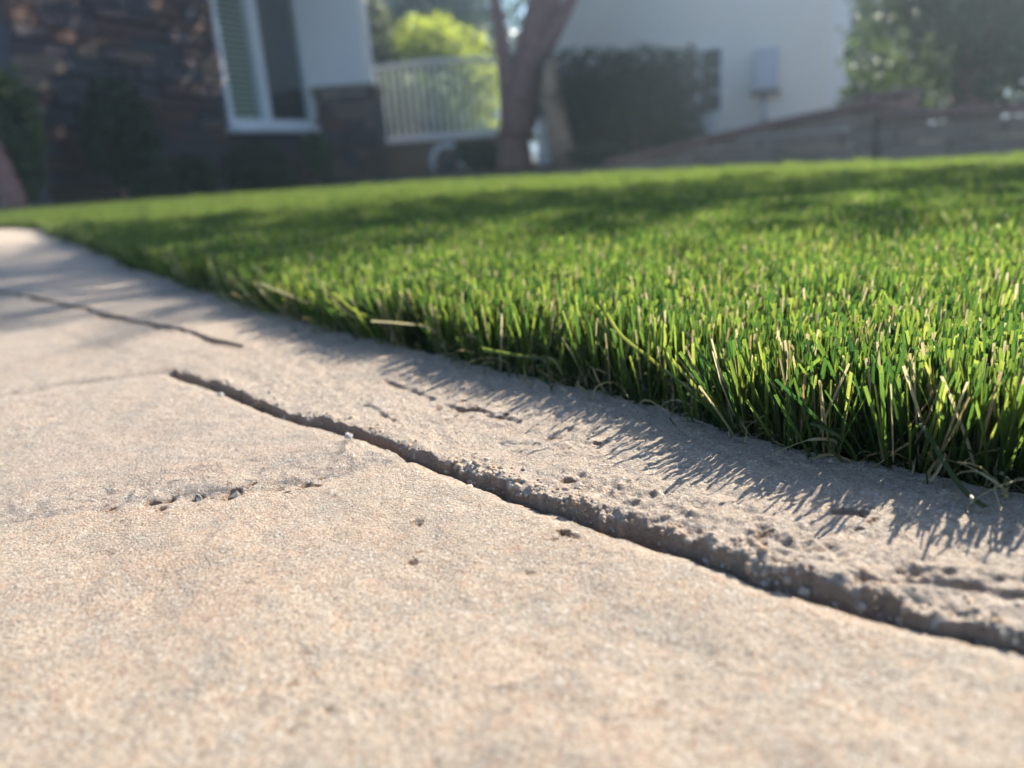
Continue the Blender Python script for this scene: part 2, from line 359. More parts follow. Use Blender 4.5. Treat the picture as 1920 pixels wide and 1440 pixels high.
# chipped, crumbly border edge on the near stretch
zone = np.exp(-((GV-0.018)/0.011)**2)*sstep(0.012, 0.03, GU)*on
rd = lambda wl, sd: 0.5-2*np.abs(vn(X, Y, wl, sd))                    # ridged, for broken concrete
er = vn(X, Y, 0.012, 16)+0.6*vn(X, Y, 0.0052, 26)+0.4*vn(X, Y, 0.0026, 27)
h += zone*(-0.0007*sstep(0.10, 0.22, er)*(0.6+1.2*vn(X, Y, 0.003, 35)) + 0.0013*rd(0.0062, 17) + 0.0009*rd(0.0033, 28) + 0.0007*vn(X, Y, 0.0015, 36))
crumb = np.exp(-((GV-gw-0.003)/0.0042)**2)*on*(0.35+0.65*sstep(0.0, 0.04, GU))*(1-0.4*sstep(0.10, 0.15, GU))
h += crumb*(0.0007 + 0.0020*rd(0.0056, 37) + 0.0019*vn(X, Y, 0.0030, 38) + 0.0013*vn(X, Y, 0.0015, 39))
rough_b = sstep(0.006, 0.02, GV)*on
h += rough_b*(0.0007*vn(X, Y, 0.0048, 40) + 0.0006*vn(X, Y, 0.0024, 43) + 0.0004*vn(X, Y, 0.0014, 44))
er2 = vn(X, Y, 0.009, 29)+0.7*vn(X, Y, 0.004, 30)+0.5*vn(X, Y, 0.002, 33)
h += -0.0005*sstep(0.40, 0.62, er2)*sstep(0.012, 0.02, GV)*np.exp(-((GU+0.005)/0.05)**2)*on
# long shallow scars in the far part of the border
for (a0, b0, a1, b1, wd_, dp_) in ((-0.125, 0.060, -0.085, 0.050, 0.0016, 0.0016), (-0.075, 0.0475, -0.028, 0.0475, 0.0016, 0.0020), (-0.10, 0.026, -0.062, 0.016, 0.0012, 0.0012), (0.118, 0.012, 0.152, 0.018, 0.0016, 0.0018), (0.125, 0.020, 0.160, 0.028, 0.0014, 0.0015)):
    dl = seg_dist(GU+rag, GV+rag*0.8, [(a0, b0), ((a0+a1)/2, (b0+b1)/2+0.002), (a1, b1)]); h += -dp_*(1-sstep(wd_*0.4, wd_*1.5, dl))*(0.7+0.9*vn(X, Y, 0.006, 45))
# narrower crack further along
d2 = np.abs(GV - fc2(GU) - rag*0.9 - 0.0022*vn(GU, GV, 0.009, 47))
onc = (1-sstep(-0.2825, -0.2765, GU))
c2w = 0.0004 + 0.0052*np.clip(vn(GU, GU*0, 0.05, 18)+0.8*vn(GU, GU*0, 0.018, 48)+0.10, 0, 1)
h += onc*prof(d2, c2w, 0.0045+0.002*vn(GU, GU*0, 0.04, 19), 0.0016)
h += onc*0.0016*sstep(-0.002, 0.004, GV-fc2(GU))*np.exp(-np.maximum(0, GV-fc2(GU))/0.05)
zone2 = np.exp(-((GV-0.075)/0.018)**2)*np.exp(-((GU+0.33)/0.10)**2)
h += zone2*0.0065*np.minimum(0, vn(X, Y, 0.028, 20)+0.12)
# joint from the crack to the turf, shallow stamped joints between the slabs
dj1 = np.abs(GU + 0.268 + rag); h += prof(dj1, 0.0012, 0.0016, 0.002)*sstep(0.0, 0.004, GV-0.04)
low = (1-sstep(-0.001, 0.002, GV))
lowL = np.where(GU > UE, low, 1-sstep(-0.004, 0.0, GV-fc2(GU)))
dj3 = (GU - f3(GV) - rag); h += (prof(np.abs(dj3), 0.0010, 0.0009, 0.004) + 0.0008*sstep(0.002, -0.012, dj3)*np.exp(-np.abs(dj3)/0.05))*low
rough3 = np.exp(-((dj3+0.014)/0.016)**2)*low
h += rough3*(0.0020*vn(X, Y, 0.012, 21) + 0.0010*rd(0.0055, 22) + 0.0007*vn(X, Y, 0.0026, 46))
ridge = np.exp(-((GU-f3(GV)+0.030+rag)/0.004)**2)*low*sstep(-0.10, -0.02, GV); h += 0.0022*ridge*(0.6+vn(X, Y, 0.01, 23))
dj2 = (GU - f2(GV) - rag); h += (prof(np.abs(dj2), 0.0014, 0.0014, 0.003) + 0.0016*sstep(0.002, -0.012, dj2)*np.exp(-np.abs(dj2)/0.05))*lowL
dj4 = (GU - f4(GV) - rag); h += prof(np.abs(dj4), 0.002, 0.002, 0.004)*lowL
# pits
PITS = [(-.0763, -.0743, .0034, .0028), (-.0693, -.0631, .0022, .002), (-.062, -.0546, .0032, .0036), (-.0477, -.0357, .0022, .0022), (.0445, -.0084, .0017, .003),
        (.0252, .017, .0022, .0020), (.0901, .0178, .0018, .0020), (-.0046, .0397, .0016, .0014),
        (-.06, .0486, .005, .0018), (-.052, .0492, .004, .002), (-.045, .0478, .003, .0015), (.102, .042, .0026, .002), (.0125, .046, .0018, .0018), (.022, -.045, .0014, .0016), (.006, -.03, .0014, .0014), (.05, -.03, .0012, .0014)]
rs = random.Random(3)
for _ in range(7):
    u0 = rs.uniform(-0.14, 0.15); v0 = rs.uniform(-0.10, 0.0)
    PITS.append((u0, v0, rs.uniform(0.0006, 0.0012), rs.uniform(0.0006, 0.0012)))
for (u0, v0, r0, d0) in PITS:
    i0, i1 = np.searchsorted(us, [u0-3*r0, u0+3*r0]); j0, j1 = np.searchsorted(vv, [v0-3*r0-0.004, v0+3*r0+0.004])
    s = np.s_[j0:j1, i0:i1]
    if h[s].size == 0: continue
    dd = np.hypot(GU[s]-u0, (GV[s]-v0)*1.5)*(1+1.5*vn(X[s], Y[s], 0.0035, 24)+0.9*vn(X[s], Y[s], 0.0016, 25))
    h[s] -= d0*(1-sstep(r0*0.55, r0*1.15, dd))
PZ = h.copy()
ci = np.arange(GU.size).reshape(GU.shape)
Q = np.stack([ci[:-1, :-1], ci[:-1, 1:], ci[1:, 1:], ci[1:, :-1]], -1)
cu = (GU[:-1, :-1]+GU[1:, 1:])/2; cv = (GV[:-1, :-1]+GV[1:, 1:])/2
qx = (X[:-1, :-1]+X[1:, 1:])/2; qy = (Y[:-1, :-1]+Y[1:, 1:])/2; qr = (rag[:-1, :-1]+rag[1:, 1:])/2
inside = in_poly(qx, qy, LAWN)
deep = np.zeros_like(inside); sel = inside
deep[sel] = seg_dist(qx[sel], qy[sel], list(LAWN_EDGE)) > 0.0015
ok = ~deep & (qy < 3.4) & (qy > -1.2)
border = np.where(cu > UE, cv > 0.001, cv > fc2(cu)+qr*0.7)
cell = np.zeros(cu.shape, int)
cell[border & (cu > -0.268-qr)] = 1
cell[border & (cu <= -0.268-qr)] = 2
cell[border & (cu < -1.12)] = 7
lo = ~border
cell[lo & (cu > f3(cv)+qr)] = 5
cell[lo & (cu <= f3(cv)+qr) & (cu > f2(cv)+qr)] = 4
cell[lo & (cu <= f2(cv)+qr) & (cu > f4(cv)+qr)] = 3
cell[lo & (cu <= f4(cv)+qr)] = 6
cell[lo & (cu <= -1.25)] = 8
patio = tag(empty('patio'), kind='structure')
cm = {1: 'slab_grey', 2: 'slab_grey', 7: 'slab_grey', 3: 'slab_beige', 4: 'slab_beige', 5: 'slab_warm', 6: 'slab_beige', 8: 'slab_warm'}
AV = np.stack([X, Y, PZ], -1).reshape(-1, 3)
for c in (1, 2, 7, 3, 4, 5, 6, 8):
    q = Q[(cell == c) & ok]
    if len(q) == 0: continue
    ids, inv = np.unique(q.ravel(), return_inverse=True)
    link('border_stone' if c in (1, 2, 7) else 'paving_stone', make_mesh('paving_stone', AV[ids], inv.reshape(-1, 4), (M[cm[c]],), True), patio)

def patio_z(x, y):
    d = np.array([x, y])-O2; u = d@EU; v = d@EV
    v -= float(np.interp(u, [a for a, b in G_LINE], [b for a, b in G_LINE]))*math.exp(-(v/0.06)**2)
    return float(PZ[np.clip(np.searchsorted(vv, v), 0, len(vv)-1), np.clip(np.searchsorted(us, u), 0, len(us)-1)])

# exposed aggregate crumbling out of the groove's edge
k = NT('aggregate'); rp = k.n('NewGeometry').outputs['Random Per Island']
M['aggregate'] = k.done(k.bsdf(k.ramp(rp, [(0.0, (0.20, 0.17, 0.14)), (0.3, (0.34, 0.28, 0.22)), (0.55, (0.40, 0.26, 0.15)), (0.75, (0.30, 0.24, 0.19)), (1.0, (0.38, 0.31, 0.23))]), 0.8, 0.3, k.bump(k.noise(2200, 3, 0.6, k.pos()), 0.0004)))
ICO_V = np.array([(0, 0, 1)]+[(math.cos(a)*0.894, math.sin(a)*0.894, 0.447) for a in np.arange(5)*2*math.pi/5]+[(math.cos(a)*0.894, math.sin(a)*0.894, -0.447) for a in (np.arange(5)+0.5)*2*math.pi/5]+[(0, 0, -1)])
ICO_F = np.array([(0, i+1, (i+1) % 5+1) for i in range(5)]+[(i+1, i+6, (i+1) % 5+1) for i in range(5)]+[((i+1) % 5+1, i+6, (i+1) % 5+6) for i in range(5)]+[(11, (i+1) % 5+6, i+6) for i in range(5)])
ra = np.random.default_rng(17); AVs = []; AFs = []
for i in range(620):
    u0 = ra.uniform(-0.02, 0.155) if i % 5 else ra.uniform(-0.24, 0.0); dv_ = abs(ra.normal(0, 0.0045)) - 0.0016
    gw0 = 0.0030; v0 = gw0 + dv_
    ju, jv = int(np.clip(np.searchsorted(us, u0), 0, len(us)-1)), int(np.clip(np.searchsorted(vv, v0), 0, len(vv)-1))
    r0 = ra.uniform(0.0004, 0.0010) if ra.random() < 0.85 else ra.uniform(0.001, 0.0017)
    c0 = np.array([X[jv, ju], Y[jv, ju], h[jv, ju]-r0*0.25])
    R = np.array(Euler(ra.uniform(0, 6.28, 3)).to_matrix())
    AVs.append(((ICO_V*ra.uniform(0.75, 1.25, (12, 1))*np.array([1.2, 1.0, 0.8])*r0) @ R.T)+c0); AFs.append(ICO_F+12*i)
agg = link('aggregate', make_mesh('aggregate', np.concatenate(AVs), np.concatenate(AFs), (M['aggregate'],), True), patio); agg['kind'] = 'stuff'

# ------------------------------------------------------------------ the artificial grass
def ribbon(path, widths, face, rib, tone, tan, tipcut=0.0):
    """a ribbed strip along a path: three points across"""
    path = np.asarray(path); n = len(path); V = []; F = []
    for i in range(n):
        d = path[min(i+1, n-1)]-path[max(i-1, 0)]; d = d/np.linalg.norm(d)
        a = face - d*np.dot(face, d); a /= np.linalg.norm(a); b = np.cross(d, a)
        w_ = widths[i]/2; cut = tipcut*w_*d if i == n-1 else 0*d
        V += [path[i]-a*w_-cut, path[i]+b*rib, path[i]+a*w_+cut]
    for i in range(n-1):
        for k_ in range(2): F.append((i*3+k_, i*3+k_+1, (i+1)*3+k_+1, (i+1)*3+k_))
    return V, F, tone, tan

def build_tuft(rg, nb, nthatch, spread, seg, span=0.0, ntuft=1):
    V = []; F = []; T = []; B = []
    for t_ in range(ntuft):
        c = np.array([rg.uniform(-span, span), rg.uniform(-span, span), 0]) if ntuft > 1 else np.zeros(3)
        for b_ in range(nb):
            az = rg.uniform(0, 2*math.pi); lean = min(math.radians(27), abs(rg.normal(math.radians(spread), math.radians(8))))
            tan = 1.0 if rg.random() < 0.16 else 0.0
            H_ = rg.normal(0.0410, 0.0019) if rg.random() > 0.28 else rg.uniform(0.027, 0.038)
            if tan: H_ = min(H_, 0.042)
            L_ = H_/math.cos(lean)*1.0
            wd = rg.uniform(0.0008, 0.00138) if tan == 0 else rg.uniform(0.0006, 0.00095)
            root = c + np.array([rg.normal(0, 0.0013), rg.normal(0, 0.0013), -0.002])
            hd = np.array([math.cos(az), math.sin(az), 0]); bow = float(np.clip(rg.normal(0.0, 0.14), -0.25, 0.25))
            P = []
            for i in range(seg+1):
                s_ = i/seg; an = lean*(1+bow*6*(s_-0.5)) if seg > 1 else lean
                P.append(np.array([0, 0, 0.0]) if i == 0 else P[-1]+(hd*math.sin(an)+np.array([0, 0, 1])*math.cos(an))*(L_+0.004)/seg)
            P = [root+q for q in P]
            fa = rg.uniform(0, 2*math.pi); face = np.array([math.cos(fa), math.sin(fa), 0])
            wds = [wd*(0.72+0.28*min(1, 2*i/seg)) for i in range(seg+1)]
            tone = float(np.clip(rg.normal(0.49, 0.26), 0, 1))
            v, f, a, bb = ribbon(P, wds, face, wd*rg.uniform(0.10, 0.28)*rg.choice([-1, 1]), tone, tan, rg.uniform(-0.5, 0.5))
            n0 = len(V); V += v; F += [tuple(i+n0 for i in q) for q in f]; T += [a]*len(v); B += [bb]*len(v)
        for b_ in range(nthatch):
            q = c + np.array([rg.normal(0, 0.002), rg.normal(0, 0.002), -0.003]); P = [q]
            d = np.array([rg.normal(), rg.normal(), 1.6]); d /= np.linalg.norm(d); curl = rg.normal(0, 1, 3)
            n_ = 9
            for i in range(n_):
                P.append(P[-1]+d*rg.uniform(0.0018, 0.0032)); d = d+0.75*np.cross(curl, d)*0.55+rg.normal(0, 0.22, 3); d /= np.linalg.norm(d)
                if P[-1][2] > 0.026: d[2] = -abs(d[2])
                if P[-1][2] < -0.003: d[2] = abs(d[2])
            tone = float(rg.uniform(0, 0.7)); tan = 1.0 if rg.random() < 0.35 else 0.0
            wd = rg.uniform(0.0005, 0.0010)
            v, f, a, bb = ribbon(P, [wd]*len(P), rg.normal(0, 1, 3), 0.0001, tone*0.5, tan*0.8)
            n0 = len(V); V += v; F += [tuple(i+n0 for i in q) for q in f]; T += [a]*len(v); B += [bb]*len(v)
    return V, F, T, B

protos = bpy.data.collections.new('grass_tufts')
def add_proto(i, V, F, T, B):
    m = make_mesh('grass_tuft', np.array(V), np.array(F), (M['turf'],), True)
    for nm, arr in (('tone', T), ('tan', B)):
        at_ = m.attributes.new(nm, 'FLOAT', 'POINT'); at_.data.foreach_set('value', np.array(arr, dtype=np.float32))
    o = bpy.data.objects.new('grass_tuft_%03d' % i, m); protos.objects.link(o)
N_NEAR, N_FAR = 36, 6
rg = np.random.default_rng(21); pi_ = 0
for i in range(N_NEAR): add_proto(pi_, *build_tuft(rg, 13, 9, 12, 4)); pi_ += 1
N_TH = 14
def build_thatch(rg):
    V = []; F = []; T = []; B = []
    for b_ in range(7):
        q = np.array([rg.normal(0, 0.003), rg.normal(0, 0.003), rg.uniform(-0.002, 0.004)]); P = [q]
        d = np.array([rg.normal(), rg.normal(), rg.uniform(0.2, 1.8)]); d /= np.linalg.norm(d); ax_ = rg.normal(0, 1, 3); ax_ /= np.linalg.norm(ax_); cv_ = rg.uniform(0.15, 0.6)
        for i in range(int(rg.integers(7, 13))):
            P.append(P[-1]+d*rg.uniform(0.0022, 0.0034)); d = d+cv_*np.cross(ax_, d)+rg.normal(0, 0.12, 3); d /= np.linalg.norm(d)
            if P[-1][2] > 0.021: d[2] = -abs(d[2])
            if P[-1][2] < 0.002: d[2] = abs(d[2])
        wd = rg.uniform(0.0006, 0.0011); tan = 1.0 if rg.random() < 0.6 else 0.0
        v, f, a, bb = ribbon(P, [wd]*len(P), rg.normal(0, 1, 3), 0.00015, float(rg.uniform(0.1, 0.8)), tan)
        n0 = len(V); V += v; F += [tuple(i+n0 for i in q_) for q_ in f]; T += [a]*len(v); B += [bb]*len(v)
    return V, F, T, B
for i in range(N_FAR): add_proto(pi_, *build_tuft(rg, 8, 0, 11, 2, 0.047, 130)); pi_ += 1
for i in range(N_TH): add_proto(pi_, *build_thatch(rg)); pi_ += 1
# loose blades that hang over the edge onto the paving
def stray(path, wd, tone, tan):
    P = spline(path, 5); v, f, a, b = ribbon(P, [wd]*len(P), np.array([1., 0.3, 0.1]), wd*0.2, tone, tan, 0.3)
    return v, f, [a]*len(v), [b]*len(v)
STRAYS = [((1743, 800), stray([(0, 0.012, 0.0), (-0.001, 0.006, 0.012), (-0.002, 0.0, 0.016), (-0.001, -0.010, 0.009), (0.001, -0.018, 0.003), (0.002, -0.026, 0.002)], 0.0019, 0.55, 0), (0.1195, 0.2075)),
          (None, stray([(0, 0.006, 0), (0.000, 0.0, 0.007), (0.001, -0.008, 0.005), (0.003, -0.015, 0.002)], 0.0012, 0.6, 0), (0.0965, 0.2325)),
          (None, stray([(0, 0.01, 0), (-0.012, 0.0, 0.016), (-0.026, -0.006, 0.021), (-0.040, -0.010, 0.024)], 0.0012, 0.8, 1), (-0.030, 0.402)),
          (None, stray([(0.01, 0.0, 0.002), (0.0, 0.0, 0.009), (-0.018, -0.001, 0.013), (-0.034, -0.003, 0.018)], 0.0017, 0.75, 0), (0.022, 0.340)),
          (None, stray([(0.0, 0.004, 0.0), (0.006, 0.0, 0.008), (0.018, -0.006, 0.011), (0.03, -0.006, 0.006)], 0.0011, 0.6, 1), (0.126, 0.203)),
          (None, stray([(0.0, 0.004, 0.0), (-0.004, 0.0, 0.006), (-0.014, -0.003, 0.008), (-0.024, 0.0, 0.003)], 0.0010, 0.5, 1), (0.104, 0.226)),
          (None, stray([(0.0, 0.004, 0.0), (0.0, 0.0, 0.014), (-0.016, -0.002, 0.030), (-0.022, -0.003, 0.040)], 0.0014, 0.9, 0), (0.060, 0.290)),
          (None, stray([(0.0, 0.004, 0.0), (-0.006, 0.0, 0.012), (-0.024, -0.004, 0.022), (-0.034, -0.006, 0.034)], 0.0014, 0.9, 0), (-0.062, 0.44)),
          (None, stray([(0.0, 0.004, 0.0), (-0.008, 0.0, 0.012), (-0.028, -0.004, 0.024), (-0.042, -0.006, 0.032)], 0.0013, 0.9, 1), (-0.12, 0.52))]
PT = []; IDX = []; ROT = []; SCL = []
# near turf: a point for every tuft
EDGE = list(LAWN_EDGE)
sp = 0.0060
ax, ay = np.meshgrid(np.arange(-0.75, 0.95, sp), np.arange(-0.02, 1.16, sp))
ax = (ax + RNG.uniform(-0.45, 0.45, ax.shape)*sp).ravel(); ay = (ay + RNG.uniform(-0.45, 0.45, ay.shape)*sp).ravel()
dist = np.hypot(ax, ay); azm = np.degrees(np.arctan2(ax, ay))
k_ = in_poly(ax, ay, LAWN) & (dist < 1.12) & (azm > -46) & (azm < 62)
ax, ay = ax[k_], ay[k_]; dist = dist[k_]
ed = seg_dist(ax, ay, EDGE)
wave = 0.0012*vn(ax, ay, 0.03, 31)
k_ = ed > 0.0042+wave; ax, ay, ed, dist = ax[k_], ay[k_], ed[k_], dist[k_]
eps = 1e-3
ex = seg_dist(ax+eps, ay, EDGE)-ed; ey = seg_dist(ax, ay+eps, EDGE)-ed      # gradient points into the lawn
gl = np.hypot(ex, ey)+1e-9; ex /= -gl; ey /= -gl                            # outward
zz = zl(ax, ay)
far_left = sstep(0.10, -0.25, ax)                                            # outward lean grows along the far stretch
for i in range(len(ax)):
    e_w = math.exp(-max(0., ed[i]-0.002)/0.007)
    t_out = e_w*RNG.normal(9+15*far_left[i], 9); t_out = max(-6., min(42., t_out))
    bias = 9*vn(ax[i:i+1], ay[i:i+1], 0.06, 41)[0]
    ty = RNG.normal(8+bias*3, 6); tx = RNG.normal(0+bias, 5)
    lean = Vector((ex[i]*math.radians(t_out)+math.radians(ty), ey[i]*math.radians(t_out)+math.radians(tx)*0.6, 0))
    q = Matrix.Rotation(lean.length, 3, Vector((-lean.y, lean.x, 0))) if lean.length > 1e-4 else Matrix.Identity(3)
    # rotate z towards lean: axis = z x lean
    R = q @ Matrix.Rotation(RNG.uniform(0, 6.283), 3, 'Z')
    PT.append((ax[i], ay[i], zz[i])); IDX.append(int(RNG.integers(0, N_NEAR))); ROT.append(tuple(R.to_euler()))
    s_ = 1.0 + 0.12*vn(ax[i:i+1], ay[i:i+1], 0.05, 42)[0] + RNG.normal(0, 0.03); s_ *= 1-0.12*e_w*RNG.random()
    SCL.append(float(s_))
# far turf: hand-sized tufted patches
sp = 0.078
bx_, by_ = np.meshgrid(np.arange(-5.0, 2.8, sp), np.arange(0.3, 4.9, sp))
bx_ = (bx_ + RNG.uniform(-0.2, 0.2, bx_.shape)*sp).ravel(); by_ = (by_ + RNG.uniform(-0.2, 0.2, by_.shape)*sp).ravel()
bd = np.hypot(bx_, by_); ba = np.degrees(np.arctan2(bx_, by_))
k_ = in_poly(bx_, by_, LAWN) & ((bd > 1.09) | (ba > 61)) & (seg_dist(bx_, by_, LAWN+[LAWN[0]]) > 0.045)
for x, y in zip(bx_[k_], by_[k_]):
    lean = Vector((math.radians(RNG.normal(5, 3)), math.radians(RNG.normal(0, 3)), 0))
    R = Matrix.Rotation(lean.length, 3, Vector((-lean.y, lean.x, 0))) @ Matrix.Rotation(RNG.integers(0, 4)*math.pi/2+RNG.normal(0, 0.1), 3, 'Z')
    PT.append((x, y, float(zl(x, y)))); IDX.append(N_NEAR+int(RNG.integers(0, N_FAR))); ROT.append(tuple(R.to_euler())); SCL.append(float(RNG.normal(1.0, 0.04)))
# single tufts along the far stretch of the edge
E2 = np.array(LAWN_EDGE); 
for (x0, y0), (x1, y1) in zip(E2[:-1], E2[1:]):
    if max(y0, y1) < 0.9 and max(x0, x1) < 0.5: continue
    n_ = int(math.hypot(x1-x0, y1-y0)/0.0075)
    nxn = Vector((y0-y1, x1-x0, 0)).normalized()
    for i in range(n_):
        for row in range(8):
            t = RNG.random(); o_ = 0.004+row*0.0085+RNG.uniform(0, 0.006)
            x = x0+(x1-x0)*t - nxn.x*o_; y = y0+(y1-y0)*t - nxn.y*o_
            if not in_poly(np.array([x]), np.array([y]), LAWN)[0]: continue
            if math.hypot(x, y) < 1.08 and y > 0.3: continue
            tl = nxn*math.radians(max(0, RNG.normal(20, 10))*math.exp(-o_/0.012)) + Vector((RNG.normal(0.08, 0.08), RNG.normal(0, 0.06), 0))
            R = Matrix.Rotation(tl.length, 3, Vector((-tl.y, tl.x, 0))) @ Matrix.Rotation(RNG.uniform(0, 6.283), 3, 'Z')
            PT.append((x, y, float(zl(x, y)))); IDX.append(int(RNG.integers(0, N_NEAR))); ROT.append(tuple(R.to_euler())); SCL.append(1.0)
# curled straw yarns along the near edge
for (x0, y0), (x1, y1) in zip(E2[:-1], E2[1:]):
    if max(y0, y1) > 0.8 or max(x0, x1) > 0.4: continue
    nxn = Vector((y0-y1, x1-x0, 0)).normalized()
    for i in range(int(math.hypot(x1-x0, y1-y0)/0.0034)):
        t = RNG.random(); o_ = RNG.uniform(0.003, 0.011); x = x0+(x1-x0)*t-nxn.x*o_; y = y0+(y1-y0)*t-nxn.y*o_
        if in_poly(np.array([x]), np.array([y]), LAWN)[0]:
            PT.append((x, y, float(zl(x, y))+0.004)); IDX.append(N_NEAR+N_FAR+int(RNG.integers(0, N_TH))); ROT.append((0, 0, RNG.uniform(0, 6.28))); SCL.append(float(RNG.uniform(0.7, 1.1)))
for k_, (px, geo, loc) in enumerate(STRAYS):
    add_proto(pi_, *geo); PT.append((loc[0], loc[1], 0.001)); IDX.append(pi_); ROT.append((0, 0, 0)); SCL.append(1.0); pi_ += 1

gm = make_mesh('grass', np.array(PT), [])
for nm, typ, arr in (('idx', 'INT', IDX), ('scl', 'FLOAT', SCL)):
    gm.attributes.new(nm, typ, 'POINT').data.foreach_set('value', np.array(arr, dtype=np.int32 if typ == 'INT' else np.float32))
gm.attributes.new('rot', 'FLOAT_VECTOR', 'POINT').data.foreach_set('vector', np.array(ROT, dtype=np.float32).ravel())
gm.materials.append(M['turf'])
grass = tag(link('grass', gm), 'dense green artificial grass with straw coloured blades beside the paving', 'grass', kind='stuff')
ng = bpy.data.node_groups.new('tuft_scatter', 'GeometryNodeTree')
ng.interface.new_socket('Geometry', in_out='INPUT', socket_type='NodeSocketGeometry')
ng.interface.new_socket('Geometry', in_out='OUTPUT', socket_type='NodeSocketGeometry')
gi = ng.nodes.new('NodeGroupInput'); go = ng.nodes.new('NodeGroupOutput')
ci_ = ng.nodes.new('GeometryNodeCollectionInfo'); ci_.inputs['Collection'].default_value = protos
ci_.inputs['Separate Children'].default_value = True; ci_.inputs['Reset Children'].default_value = True
iop = ng.nodes.new('GeometryNodeInstanceOnPoints'); iop.inputs['Pick Instance'].default_value = True
def nattr(nm, dt):
    o = ng.nodes.new('GeometryNodeInputNamedAttribute'); o.data_type = dt; o.inputs['Name'].default_value = nm; return o.outputs[0]
e2r = ng.nodes.new('FunctionNodeEulerToRotation')
ng.links.new(gi.outputs[0], iop.inputs['Points']); ng.links.new(ci_.outputs[0], iop.inputs['Instance'])
ng.links.new(nattr('idx', 'INT'), iop.inputs['Instance Index']); ng.links.new(nattr('rot', 'FLOAT_VECTOR'), e2r.inputs[0])
ng.links.new(e2r.outputs[0], iop.inputs['Rotation']); ng.links.new(nattr('scl', 'FLOAT'), iop.inputs['Scale']); ng.links.new(iop.outputs[0], go.inputs[0])
md = grass.modifiers.new('tufts', 'NODES'); md.node_group = ng

# ------------------------------------------------------------------ grit lying in the groove and joints
rs = random.Random(5)
def pebble_mesh(seed, mat):
    import bmesh
    r = random.Random(seed); bm = bmesh.new(); bmesh.ops.create_icosphere(bm, subdivisions=2, radius=1)
    ofs = Vector((r.random()*9, r.random()*9, r.random()*9))
    from mathutils import noise as mn
    for v in bm.verts: v.co *= 1+0.45*mn.noise(v.co*1.1+ofs)+0.15*mn.noise(v.co*3+ofs)
    me = bpy.data.meshes.new('pebble'); bm.to_mesh(me); bm.free(); me.materials.append(mat); return me
PEB = [pebble_mesh(i, M['pebble_w' if i % 2 else 'pebble']) for i in range(4)]
for (px, py, r, m, lab) in ((655, 822, .0016, 1, 'pale grit stone at the bend of the deep groove'), (560, 785, .0013, 1, 'small pale grit stone far up the deep groove'),
                            (412, 740, .0019, 3, 'pale grit stone near the far end of the deep groove'),
                            (436, 932, .0026, 0, 'dark pebble in the shallow joint between the two front slabs'),
                            (372, 938, .0017, 2, 'small dark pebble left of the larger one in the joint'),
                            (880, 900, .0011, 3, 'tiny pale grain on the lip of the groove')):
    d = FWD + (px-960)/FPX*CX - (py-720)/FPX*CY; q = CAMP + d*(-CAM_H/d[2])
    tag(link('pebble', PEB[m], None, (q[0], q[1], patio_z(q[0], q[1])+r*0.35), (rs.random()*6, rs.random()*6, rs.random()*6), (r*1.3, r, r*0.75)), lab, 'pebble', 'loose grit on the paving')

# ------------------------------------------------------------------ foliage
def leaf_mesh(name, blobs, n, size, mat, rg, shell=0.55, aspect=0.5):
    """many small folded leaves through a union of ellipsoids (cx,cy,cz,rx,ry,rz)"""
    vol = np.array([b[3]*b[4]*b[5] for b in blobs])**0.67; pick = rg.choice(len(blobs), n, p=vol/vol.sum())
    Bm = np.array(blobs)[pick]
    d = rg.normal(size=(n, 3)); d /= np.linalg.norm(d, axis=1)[:, None]
    rad = np.where(rg.random(n) < shell, rg.uniform(0.82, 1.08, n), rg.random(n)**0.45)
    lump = 1+0.22*np.sin(d[:, 0]*5+Bm[:, 0]*7)*np.sin(d[:, 1]*4.3+1)*np.sin(d[:, 2]*5.1+Bm[:, 2]*3)
    C = Bm[:, :3] + d*Bm[:, 3:]*(rad*lump)[:, None]
    a = rg.normal(size=(n, 3)); a /= np.linalg.norm(a, axis=1)[:, None]
    b = np.cross(a, rg.normal(size=(n, 3))); b /= np.linalg.norm(b, axis=1)[:, None]; c = np.cross(a, b)
    s_ = (size*rg.uniform(0.6, 1.35, n))[:, None]
    V = np.stack([C-a*s_, C+b*s_*aspect+c*s_*0.18, C+a*s_, C-b*s_*aspect+c*s_*0.18], 1).reshape(-1, 3)
    i0 = np.arange(n)*4
    F = np.concatenate([np.stack([i0, i0+1, i0+2], 1), np.stack([i0, i0+2, i0+3], 1)])
    return make_mesh(name, V, F, (mat,))
def plant(name, base, label, cat, blobs, n, size, mat, stems, seed, group=None, smat='bark', crown='crown', shell=0.55):
    t = tag(empty(name, base), label, cat, group); rg = np.random.default_rng(seed)
    link(crown, leaf_mesh(crown, blobs, n, size, M[mat], rg, shell), t)
    for nm, pts, rad in stems: MB().tube(spline(pts, 4) if len(pts) > 2 else pts, np.interp(np.linspace(0, 1, len(spline(pts, 4)) if len(pts) > 2 else 2), np.linspace(0, 1, len(rad)), rad), 9).build(nm, M[smat], t, True)
    return t
def gpt(px, Y, z=None):
    q = at(px, 300, Y); q.z = gz(q.x, Y) if z is None else z; return q

